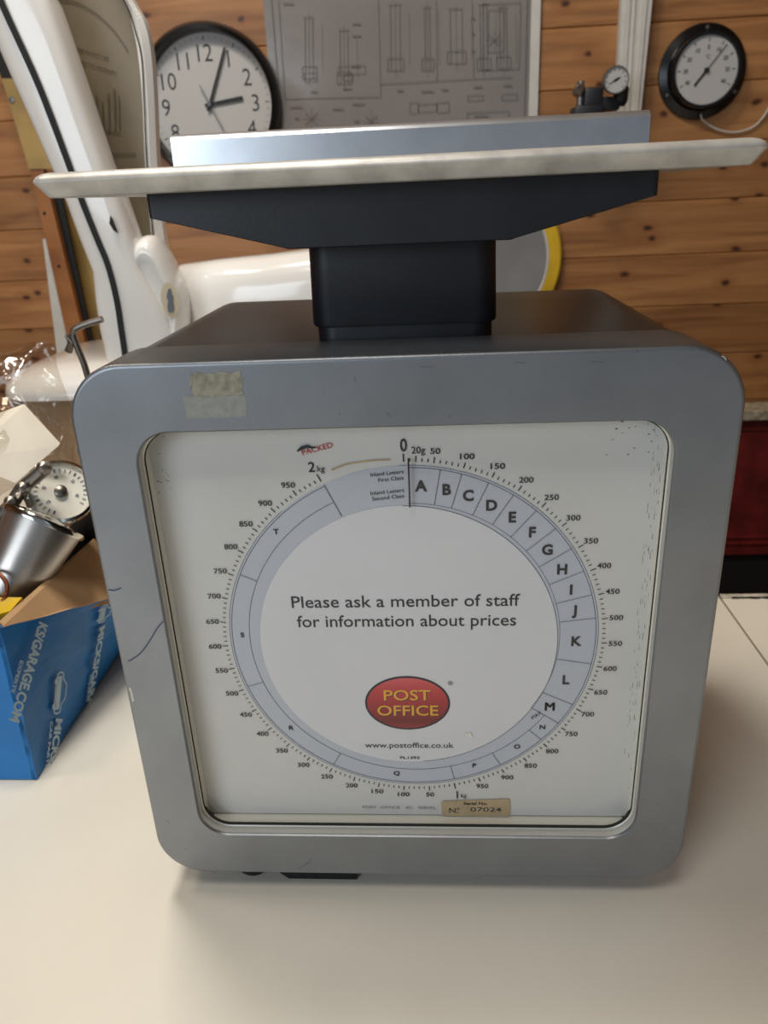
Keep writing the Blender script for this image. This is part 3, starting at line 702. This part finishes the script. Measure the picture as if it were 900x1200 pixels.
# round plate with a yellow rim
yp0 = at(560, 305, WY); yp0.y = WY
pc = thing('round_plate', 'grey round plate with a yellow rim seen behind the scale stem', 'plate', yp0)
R_ = at(657, 300, WY).x - yp0.x
bm = NB(); lathe(bm, [(0.0001, 0.002), (R_-0.006, 0.002), (R_-0.006, 0.012), (R_-0.022, 0.013), (R_-0.026, 0.010), (0.0001, 0.010)], axis(yp0, (0, -1, 0)), 72); link('plate_disc', bm, m_greyplate, pc, True)
bm = NB(); lathe(bm, [(R_-0.0195, 0.0132), (R_-0.0195, 0.0150), (R_-0.003, 0.0150), (R_, 0.012), (R_, 0.001), (R_-0.006, 0.001)], axis(yp0, (0, -1, 0)), 72); link('plate_rim', bm, m_yellow, pc, True)
bm = NB(); lathe(bm, [(R_-0.0235, 0.0128), (R_-0.0220, 0.0150), (R_-0.0200, 0.0150), (R_-0.0190, 0.0130)], axis(yp0, (0, -1, 0)), 72); link('inner_ring', bm, m_white, pc, True)

# leaning things, far left
st = thing('wooden_rule', 'varnished wooden rule with a pale brass end plate leaning at the far left', 'ruler', (-0.54, 0.92, 0.0))
a0 = at(-6, 60, .93); a1 = at(88, 430, .93)
def seg(x0, y0, x1, y1, x2, y2, x3, y3, Y, d, m, nm, par):
    b2 = NB(); slab(b2, [at(x0, y0, Y), at(x1, y1, Y), at(x2, y2, Y), at(x3, y3, Y)], (0, d, 0)); return link(nm, b2, m, par)
seg(35, 196, 50, 196, 109, 440, 88, 440, .930, .012, m_stick, 'wooden_bar', st)
seg(2, 92, 27, 92, 62, 198, 34, 198, .928, .012, m_brass, 'end_plate', st)
seg(-30, 0, 2, 0, 27, 92, 2, 92, .930, .012, m_rubber, 'upper_end', st)
for x, y in ((52, 250), (69, 312)):
    bm = NB(); lathe(bm, [(0.0025, 0), (0.002, 0.001), (0.0001, 0.0012)], axis(at(x, y, .930), (0, -1, 0)), 14); link('rivet', bm, m_rubber, st)
bm = NB(); lathe(bm, [(0.0045, 0), (0.004, 0.0014), (0.0001, 0.0016)], axis(at(14, 117, .928), (0, -1, 0)), 18); link('rivet', bm, m_spring, st)
tag(seg(55, 222, 70, 222, 116, 440, 106, 440, .945, .006, m_rubber, 'black_strip', None), 'thin black strip standing right behind the varnished wooden rule', 'strip')
tag(seg(50, 280, 57, 280, 86, 440, 70, 440, .965, .006, m_white, 'white_strip', None), 'narrow white strip with a ragged edge left of the wooden rule', 'strip')
tag(seg(66, 222, 100, 222, 122, 440, 112, 440, .975, .008, m_brass, 'tan_board', None), 'tan board between the black strip and the white enamel column', 'board')

# ============================================================ OLD ENAMEL FAN SCALE
fs = thing('fan_scale', 'tall old white enamel shop scale with a black inlaid column and glass chart', 'scale', (-0.30, 0.46, 0.0))
CY = 0.42
cl_pts = [(-30, -140), (-14, -40), (2, 6), (44, 99), (79, 191), (95, 235), (113, 280), (126, 312), (136, 352), (141, 385), (146, 420), (150, 470)]
lf_pts = [(-108, -140), (-68, -40), (-32, 0), (14, 104), (53, 191), (73, 238), (88, 279), (103, 318), (105, 352), (109, 390), (117, 425), (122, 470)]
rt_pts = [(0, -140), (32, -40), (54, 0), (90, 104), (119, 191), (136, 232), (151, 275), (163, 315), (186, 352), (204, 385), (212, 420), (216, 470)]
def colring(i):
    l = at(*lf_pts[i], CY); r = at(*rt_pts[i], CY); c_ = (l+r)/2; hw = (r-l)/2; ring = []
    for k in range(28):
        a = 2*PI*k/28; ex = 0.45
        cx = math.copysign(abs(math.cos(a))**ex, math.cos(a)); sy = math.copysign(abs(math.sin(a))**ex, math.sin(a))
        dep = 0.020 if i < 7 else 0.020+0.006*(i-6)
        ring.append(c_ + hw*cx + Vector((0, dep*sy + dep, 0)))
    return ring
bm = NB(); loops(bm, [colring(i) for i in range(len(lf_pts))], True, True, True)
# carry the foot of the column down to its base
low = [colring(len(lf_pts)-1)]
link('column', bm, m_enamel, fs, True)
bm = NB()
pts = spline([at(x, y, CY-0.0030) for x, y in cl_pts], 5); ribbon(bm, pts, 0.0044, (0, -1, 0))
ret = bmesh.ops.extrude_face_region(bm, geom=bm.faces[:])
for v in ret['geom']:
    if isinstance(v, bmesh.types.BMVert): v.co.y += 0.0045
link('trim_line', bm, m_rubber, fs)
# fan head frame: outline polygon at depth
HY = 0.475
outer = [(-20, -150), (60, -120), (120, -70), (155, 0), (169, 26), (177, 62), (181, 120), (184, 190), (190, 262), (194, 305), (176, 330), (140, 330), (100, 225), (55, 120), (10, 0)]
inner = [(0, -128), (60, -100), (112, -55), (146, 0), (156, 34), (162, 66), (167, 120), (170, 190), (176, 262), (178, 296), (170, 316), (150, 312), (112, 225), (66, 120), (24, 0)]
bm = NB()
O_ = spline([at(x, y, HY) for x, y in outer+outer[:1]], 5)[:-1]; I_ = spline([at(x, y, HY) for x, y in inner+inner[:1]], 5)[:-1]
b0 = Vector((0, 0.011, 0)); h0 = Vector((0, -0.004, 0))
MID = [(a*0.55+b*0.45) for a, b in zip(O_, I_)]
loops(bm, [[p+b0 for p in O_], O_, [p+h0 for p in MID], I_, [p+b0*0.4 for p in I_]])
link('head_frame', bm, m_enamel, fs)
bm = NB(); 
IM = [(a*0.12+b*0.88) for a, b in zip(O_, I_)]
loops(bm, [[p+Vector((0, -0.0008, 0)) for p in IM], [p+Vector((0, 0.002, 0)) for p in I_]])
link('frame_seam', bm, m_blackgloss, fs)
bm = NB(); ribbon(bm, spline([at(x, y, HY-0.0042) for x, y in ((112, -50), (147, 4), (159, 38), (166, 68), (169, 120), (172, 190), (178, 262), (180, 292))], 6), 0.0013); link('frame_gasket', bm, m_rubber, fs)
bm = NB(); fill(bm, [at(x, y, CY-0.0026) for x, y in ((129, 252), (132, 256), (139, 274), (133, 270), (128, 262))]); link('enamel_chip', bm, m_rubber, fs)
bm = NB(); fill(bm, [p+Vector((0, 0.003, 0)) for p in I_]); bmesh.ops.triangulate(bm, faces=bm.faces[:]); link('head_glass', bm, m_glass2, fs)
bm = NB(); slab(bm, [p+Vector((0, 0.0075, 0)) for p in MID], (0, 0.004, 0)); link('head_back', bm, m_chart, fs)
bm = NB()
def C2(x0, y0, x1, y1, w): ribbon(bm, [at(x0, y0, HY+0.0068), at(x1, y1, HY+0.0068)], w)
ribbon(bm, spline([at(x, y, HY+0.0068) for x, y in ((50, 6), (70, 0), (92, 4), (115, 18), (135, 38), (150, 60))]), 0.0012)
for x0, y0, n in ((86, 55, 14), (84, 68, 18)):
    for k in range(n): C2(x0+k*3.0, y0+k*1.0, x0+k*3.0+2, y0+k*1.0+0.6+random.uniform(-1.5, 1.5), random.choice((0.0008, 0.0013, 0.002)))
for x0, y0, y1 in ((108, 118, 150), (113, 112, 152), (120, 120, 154), (127, 110, 155), (134, 104, 152), (139, 112, 150)): C2(x0, y0, x0+1, y1, 0.0014)
C2(104, 151, 142, 156, .0012)
for k in range(14): C2(112+k*3.4, 180, 112+k*3.4+2.2, 180.5, 0.0022)
link('chart_printing', bm, m_chartink, fs)
# pivot housing: rounded disc housing with a raised rim, and the tapering beam cover
bm = NB()
ol = spline([at(x, y, 0.44) for x, y in ((150, 400), (150, 345), (154, 305), (161, 284), (171, 276), (182, 280), (192, 294), (202, 314), (212, 338), (217, 368), (214, 405), (202, 440), (175, 455), (155, 440), (150, 400))], 5)[:-1]
pc_ = at(182, 365, 0.44)
loops(bm, [[pc_+(p-pc_)*k+Vector((0, d_, 0)) for p in ol] for k, d_ in ((0.9, .03), (1.0, .012), (1.0, 0.0), (0.96, -.008), (0.90, -.013), (0.83, -.0155), (0.76, -.0155), (0.68, -.0140), (0.60, -.0130), (0.40, -.0125), (0.1, -.0125))], True, True, True)
link('pivot_housing', bm, m_enamel, fs, True)
tq = at(213, 345, 0.424)
bm = NB(); lathe(bm, [(0.0001, 0.0), (0.0125, 0.0)], axis(at(199, 352, 0.4240), (0.12, -1, 0)) @ Matrix.Diagonal((0.62, 1.25, 1, 1)), 40)
bl = link('oval_transfer', bm, m_cream, fs); bl['label'] = 'worn oval transfer'
bm = NB(); fill(bm, [at(199+x, 352+y, 0.4232) for x, y in ((-2, -13), (1, -14), (2, -8), (4, -4), (3, 3), (5, 9), (3, 14), (-2, 14), (-3, 7), (-2, 1), (-4, -4), (-3, -9))]); link('worn_print', bm, m_greyink, bl)
bm = NB()
rings = []
for x, yt, yb, dp in ((196, 316, 470, .012), (215, 309, 460, .03), (260, 303, 440, .045), (320, 297, 420, .05), (400, 286, 405, .05), (480, 278, 395, .045), (545, 274, 385, .03), (560, 290, 370, .01)):
    t_ = at(x, yt, 0.50); b_ = at(x, yb, 0.50); b_.x = t_.x; m_ = (t_+b_)/2; hh = (t_.z-b_.z)/2
    ring = []
    for k in range(28):
        a = 2*PI*k/28; ex = 0.6
        ring.append(Vector((m_.x, 0.50+dp*math.copysign(abs(math.cos(a))**ex, math.cos(a)), m_.z+hh*math.copysign(abs(math.sin(a))**ex, math.sin(a)))))
    rings.append(ring)
loops(bm, rings, True, True, True); link('beam_cover', bm, m_enamel, fs, True)
# oval transfer on the pivot housing
so = at(213, 345, 0.425)
# base casting
bm = NB()
bx0, bx1, by0, by1 = -0.395, 0.00, 0.385, 0.60
BR = lambda i, z_: xy(rrect(bx0+i, bx1-i, by0+i, by1-i, 0.05-i*.6, 8), z_)
loops(bm, [BR(0.0, 0.158), BR(0.0, 0.162), BR(0.002, 0.168), BR(0.010, 0.176), BR(0.024, 0.182), BR(0.05, 0.184)], True, True, True)
link('base', bm, m_enamel, fs, True)
bm = NB(); loops(bm, [BR(0.004, 0.0), BR(0.004, 0.158)], True, True, True); link('base_body', bm, mat('tan_base', (168, 138, 106), 0.5, var=.15, vscale=12), fs, True)

# ============================================================ BLUE BOX AND ITS CONTENTS
bxn = thing('cardboard_box', 'open blue printed cardboard box of old parts left of the scale', 'box', (-0.34, 0.18, 0))
B00 = Vector((-0.2300, 0.0770, 0.0006)); B10 = Vector((-0.2325, 0.270, 0.0006)); T00 = Vector((-0.2345, 0.0875, 0.100)); T10 = Vector((-0.1890, 0.262, 0.040))
def bil(u, v): return (B00*(1-u)+B10*u)*(1-v)+(T00*(1-u)+T10*u)*v
th_ = Vector((-0.003, 0, 0))
bm = NB(); n = 16
g1 = [[None]*(n+1) for _ in range(n+1)]; g2 = [[None]*(n+1) for _ in range(n+1)]
for i in range(n+1):
    for j in range(n+1):
        p = bil(i/n, j/n); jag = Vector((0, 0, 0.0012*noise.noise(Vector((i*0.9, 3, 0))))) if j == n else Vector()
        bul = Vector((0.0015*noise.noise(Vector((i*.35, j*.35, 1))), 0, 0))
        g1[i][j] = bm.verts.new(p+jag+bul); g2[i][j] = bm.verts.new(p+jag+bul+th_)
for i in range(n):
    for j in range(n):
        bm.faces.new((g1[i][j], g1[i+1][j], g1[i+1][j+1], g1[i][j+1])); f = bm.faces.new((g2[i][j], g2[i][j+1], g2[i+1][j+1], g2[i+1][j])); f.material_index = 1
    f = bm.faces.new((g1[i][n], g1[i+1][n], g2[i+1][n], g2[i][n])); f.material_index = 1
    bm.faces.new((g1[i][0], g2[i][0], g2[i+1][0], g1[i+1][0]))
for j in range(n):
    bm.faces.new((g1[0][j], g1[0][j+1], g2[0][j+1], g2[0][j])); bm.faces.new((g1[n][j], g2[n][j], g2[n][j+1], g1[n][j+1]))
side = link('side_panel', bm, [m_blue, m_card], bxn)
bm = NB(); fr = [B00+Vector((-.0004, 0, 0)), T00+Vector((-.0004, 0, 0)), Vector((-0.47, 0.0875, 0.100)), Vector((-0.47, 0.077, 0.0006))]; slab(bm, fr, (0, 0.003, 0)); link('front_panel', bm, m_blue, bxn)
bm = NB(); slab(bm, [Vector((-0.237, 0.262, 0.0006)), Vector((-0.195, 0.262, 0.040)), Vector((-0.225, 0.262, 0.078)), Vector((-0.47, 0.262, 0.09)), Vector((-0.47, 0.262, 0.0006))], (0, 0.003, 0)); link('back_panel', bm, m_blue, bxn)
bm = NB(); box(bm, -0.473, -0.470, 0.080, 0.265, 0.0, 0.098); link('side_panel', bm, m_blue, bxn)
bm = NB(); box(bm, -0.47, -0.236, 0.083, 0.262, 0.0008, 0.0035); link('bottom_panel', bm, m_card, bxn)
# inner flap, raw card
bm = NB(); a, b_ = T00+Vector((-0.0006, 0.004, -0.001)), T10+Vector((-0.0006, -0.004, -0.001)); d1 = Vector((-0.003, 0.002, 0.002)); d2 = Vector((-0.039, 0.0, 0.060))
slab(bm, [a, b_, b_+d2, a+d1], (0, 0, -0.0028)); link('flap', bm, m_card, bxn)
# printed lettering on the side panel
def on_panel(x, y):
    """point of the leaning side panel seen at photo pixel x, y"""
    d = cf + cr*((x-450)/FPX) - cu*((y-600)/FPX); u, v, t = .4, .5, .5
    for _ in range(30):
        p = bil(u, v); e = CAM + d*t - p
        pu = bil(u+1e-4, v)-p; pv = bil(u, v+1e-4)-p
        A = Matrix(((pu.x/1e-4, pv.x/1e-4, -d.x), (pu.y/1e-4, pv.y/1e-4, -d.y), (pu.z/1e-4, pv.z/1e-4, -d.z)))
        q = A.inverted() @ e; u += q.x; v += q.y; t += q.z
    n_ = (bil(u+.01, v)-bil(u, v)).cross(bil(u, v+.01)-bil(u, v)).normalized()
    return bil(u, v) + n_*0.0022, n_
def ftext(bmx, s, p0, p1, h, bold=0.02):
    a, na = on_panel(*p0); b, nb = on_panel(*p1); ux = (b-a); w = ux.length; ux.normalize()
    nr = ((na+nb)/2); nr = (nr - ux*nr.dot(ux)).normalized(); uz = nr.cross(ux).normalized()
    text(bmx, s, (a+b)/2, ux, uz, h=h, w=w, bold=bold)
for s_, p0, p1, h_, b_ in (('KS/GARAGE.COM', (48, 730), (13, 846), .0085, .04), ('EXPERTS', (22, 774), (11, 812), .0030, .03), ('MICKS/GARA', (117, 733), (101, 828), .0080, .04), ('EXPERTS', (103, 790), (98, 822), .0028, .03), ('MICKS', (66, 842), (58, 896), .0085, .04), ('CAR PARTS', (57, 845), (51, 900), .0030, .03)):
    bm = NB(); ftext(bm, s_, p0, p1, h_, b_); link('box_lettering', bm, m_boxink, side)
body_ = [(0, -.001), (.04, -.0032), (.2, -.0040), (.8, -.0040), (.97, -.0030), (1, 0), (.98, .0030), (.8, .0034), (.68, .0074), (.34, .0078), (.2, .0040), (.03, .0026)]
def car(p0, p1, clip=1.0):
    A_, n_ = on_panel(*p0); B_, _ = on_panel(*p1); d = B_-A_; v_ = n_.cross(d.normalized()).normalized()
    P = lambda u, v: A_+d*u+v_*v
    bm = NB()
    ribbon(bm, [P(u, v) for u, v in body_ + body_[:1]], 0.0010, n_)
    fill(bm, [P(u, v) for u, v in ((.1, -.0030), (.9, -.0030), (.9, .0018), (.1, .0018))])
    for u in (.2, .8): fill(bm, [P(u+0.08*math.cos(a), -.0036+0.0024*math.sin(a)) for a in [k*PI/5 for k in range(10)]])
    link('car_emblem', bm, m_boxink, side)
car((68, 787), (63, 836)); car((120, 708), (116, 728))

# dark bag in the bottom of the box
bm = NB(); n = 26
for i in range(n):
    for j in range(n): pass
G = [[bm.verts.new((-0.463+0.205*i/n, 0.108+0.145*j/n, 0.072+0.018*noise.noise(Vector((i*.35, j*.35, 2)))-0.02*max(0, (i/n-.8)*5)*0.5)) for j in range(n+1)] for i in range(n+1)]
for i in range(n):
    for j in range(n): bm.faces.new((G[i][j], G[i+1][j], G[i+1][j+1], G[i][j+1]))
ret = bmesh.ops.extrude_face_region(bm, geom=bm.faces[:]); ev = [v for v in ret['geom'] if isinstance(v, bmesh.types.BMVert)]
for v in ev: v.co.z = 0.0052
tag(link('bin_liner', bm, m_dark, None, True), 'crumpled black bin liner under the metal parts in the blue box', 'bag')

# bare metal lamp shell, mouth up to the right
ca = at(6, 699, .140); cb = at(51, 613, .168)
ax = (cb-ca).normalized(); Lc = (cb-ca).length
cup = thing('lamp_shell', 'tapered brushed steel lamp shell with a polished rim lying in the box', 'lamp shell', ca)
MA = axis(ca, ax); R1c = 0.0245; R0c = 0.0180
bm = NB(); lathe(bm, [(R0c-.001, -0.001), (R0c, 0.0), (R0c+.0008, 0.002), (R0c+(R1c-R0c)*.5, Lc*.5), (R1c, Lc*.96), (R1c+.0002, Lc), (R1c-.002, Lc), (R0c-.002, 0.003)], MA, 64); link('shell', bm, m_brushed, cup, True)
bm = NB(); lathe(bm, [(R1c-.001, Lc-.001), (R1c+.0016, Lc-.001), (R1c+.0022, Lc+.001), (R1c+.0016, Lc+.0028), (R1c-.001, Lc+.0032), (R1c-.003, Lc+.002), (R1c-.006, Lc+0.004), (0.0001, Lc+0.007)], MA, 64); link('polished_rim', bm, m_chrome, cup, True)
bm = NB(); lathe(bm, [(0.0001, -0.024), (0.010, -0.024), (0.0125, -0.020), (0.0125, -0.014), (0.0155, -0.012), (0.0165, -0.008), (0.0165, -0.003), (R0c-.001, 0.0)], MA, 48); link('collar', bm, mat('tarnished_metal', (70, 58, 48), 0.35, metal=0.8, var=.4, vscale=90), cup, True)
# round gauge
gq = at(71, 577, .185); gn = (CAM-gq).normalized(); gn = (gn + Vector((0.15, 0, 0.55))).normalized()
gg = thing('dial_gauge', 'round chrome dial gauge with a white face behind the steel lamp shell', 'gauge', gq)
MG = axis(gq, gn); RG = 0.0228
bm = NB(); lathe(bm, [(0.0001, -0.010), (RG-.003, -0.010), (RG-.001, -0.004), (RG, 0.0), (RG-.0006, 0.0028), (RG-.0026, 0.0036), (RG-.0040, 0.0012)], MG, 64); link('chrome_case', bm, m_chrome, gg, True)
bm = NB(); lathe(bm, [(0.0001, 0.0010), (RG-.0036, 0.0010)], MG, 64); gf2 = link('gauge_face', bm, m_sur, gg)
bm = NB(); ux = gn.cross(Vector((0, 0, 1))).normalized(); ux = -ux if ux.x < 0 else ux; uz = ux.cross(gn); uz = -uz if uz.z < 0 else uz
for k in range(24):
    a = math.radians(-150+k*12.5); d_ = ux*math.sin(a)+uz*math.cos(a); q = gq+gn*0.0014; ribbon(bm, [q+d_*0.0140, q+d_*(0.0165)], 0.0006 if k % 4 else 0.0012, gn)
for k in range(5):
    a = math.radians(-120+k*60); d_ = ux*math.sin(a)+uz*math.cos(a); e_ = Vector(d_).cross(gn); q = gq+gn*0.0014+d_*0.0105; [ribbon(bm, [q+e_*0.0012+d_*j, q-e_*0.0012+d_*(j+random.uniform(-.0004, .0004))], 0.0004, gn) for j in (-.0008, 0, .0009)]
link('gauge_markings', bm, m_greyink, gf2)
bm = NB(); lathe(bm, [(0.0042, 0.0012), (0.0040, 0.0034), (0.0025, 0.0044), (0.0001, 0.0046)], MG, 28); link('centre_knob', bm, m_spring, gg, True)
# bracket clamp of the gauge
bm = NB()
tube(bm, spline([at(x, y, .172) for x, y in ((-20, 628), (0, 605), (14, 590), (26, 572), (40, 560), (54, 548))], 5), [0.0045]*5*5+[0.004], 10)
for x, y in ((14, 588), (52, 548), (28, 572)):
    lathe(bm, [(0.0035, -0.004), (0.0045, 0), (0.0035, 0.004), (0.0001, 0.006)], axis(at(x, y, .168), (0.1, -1, 0.5)), 16)
tag(link('clamp_bracket', bm, m_spring, None, True), 'tarnished metal clamp bracket running along the left of the dial gauge', 'bracket')
# black tool handle seen right of the shell
bm = NB(); tube(bm, [at(60, 662, .23), at(92, 632, .225), at(130, 606, .22), at(170, 586, .22)], [0.010, 0.012, 0.012, 0.010], 18)
tag(link('black_handle', bm, m_rubber, None, True), 'thick black tool handle lying between the steel shell and the cardboard flap', 'handle')
# yellow packet
bm = NB(); slab(bm, [at(-40, 730, .105), at(12, 716, .108), at(26, 700, .118), at(-30, 700, .118)], (0, 0.001, -0.004)); tag(link('yellow_packet', bm, m_yellow), 'small bright yellow packet in the near corner of the blue box', 'packet')
bm = NB(); tube(bm, spline([at(-8, 715, .115), at(6, 700, .118), at(8, 685, .122), at(-2, 672, .126), at(-20, 668, .128)], 6), 0.0013, 8); tag(link('copper_wire', bm, mat('copper', (120, 66, 40), 0.4, metal=.6), None, True), 'thin copper wire curling under the narrow end of the steel shell', 'wire')
# clear bag with paper
bm = NB(); nu, nv = 34, 34
rnd = lambda a, b, c_: noise.noise(Vector((a, b, c_)))
def bagpt(u, v, back):
    tl = at(-60, 430, .245); tr_ = at(62, 402, .250); br_ = at(104, 560, .215); bl = at(-60, 600, .165)
    p = (tl*(1-u)+tr_*u)*(1-v)+(bl*(1-u)+br_*u)*v
    f = (math.sin(PI*u)*math.sin(PI*v))**0.5 if 0 < u < 1 and 0 < v < 1 else 0
    off = 0.016*f*(1 if not back else -1)
    p += Vector((0.3, -1, 0.35)).normalized()*off
    p += Vector((rnd(u*3, v*3, 1), rnd(u*4, v*4, 5 if back else 9), rnd(u*3, v*3, 11)))*0.009
    p += Vector((0, -1, 0.3))*0.006*(0.5-abs(rnd(u*3.2+v*2, v*2.6, 3 if back else 7))*1.6)
    return p
for back in (0, 1):
    G = [[bm.verts.new(bagpt(i/nu, j/nv, back)) for j in range(nv+1)] for i in range(nu+1)]
    for i in range(nu):
        for j in range(nv): bm.faces.new((G[i][j], G[i+1][j], G[i+1][j+1], G[i][j+1]))
tag(link('plastic_bag', bm, m_bag, None, True), 'crumpled clear plastic bag standing up out of the blue box', 'bag')
bm = NB()
q0, q1, q2, q3 = at(-40, 500, .205), at(27, 476, .205), at(69, 522, .192), at(18, 566, .180)
q4 = at(-45, 540, .185)
slab(bm, [q0, q1, q2, q3, q4], (0, 0.002, 0.001)); tag(link('folded_paper', bm, m_paper), 'folded cream paper slip inside the clear plastic bag', 'paper')
bm = NB(); tube(bm, spline([at(x, y, .27) for x, y in ((120, 374), (100, 380), (86, 388), (90, 405), (98, 425), (106, 450), (125, 500), (140, 560))], 5), 0.0024, 10)
tube(bm, [at(80, 392, .272), at(84, 402, .272), at(80, 412, .272)], 0.0028, 8)
tag(link('bent_rod', bm, m_spring, None, True), 'bent grey steel rod with a hooked top behind the silver bezel corner', 'rod')
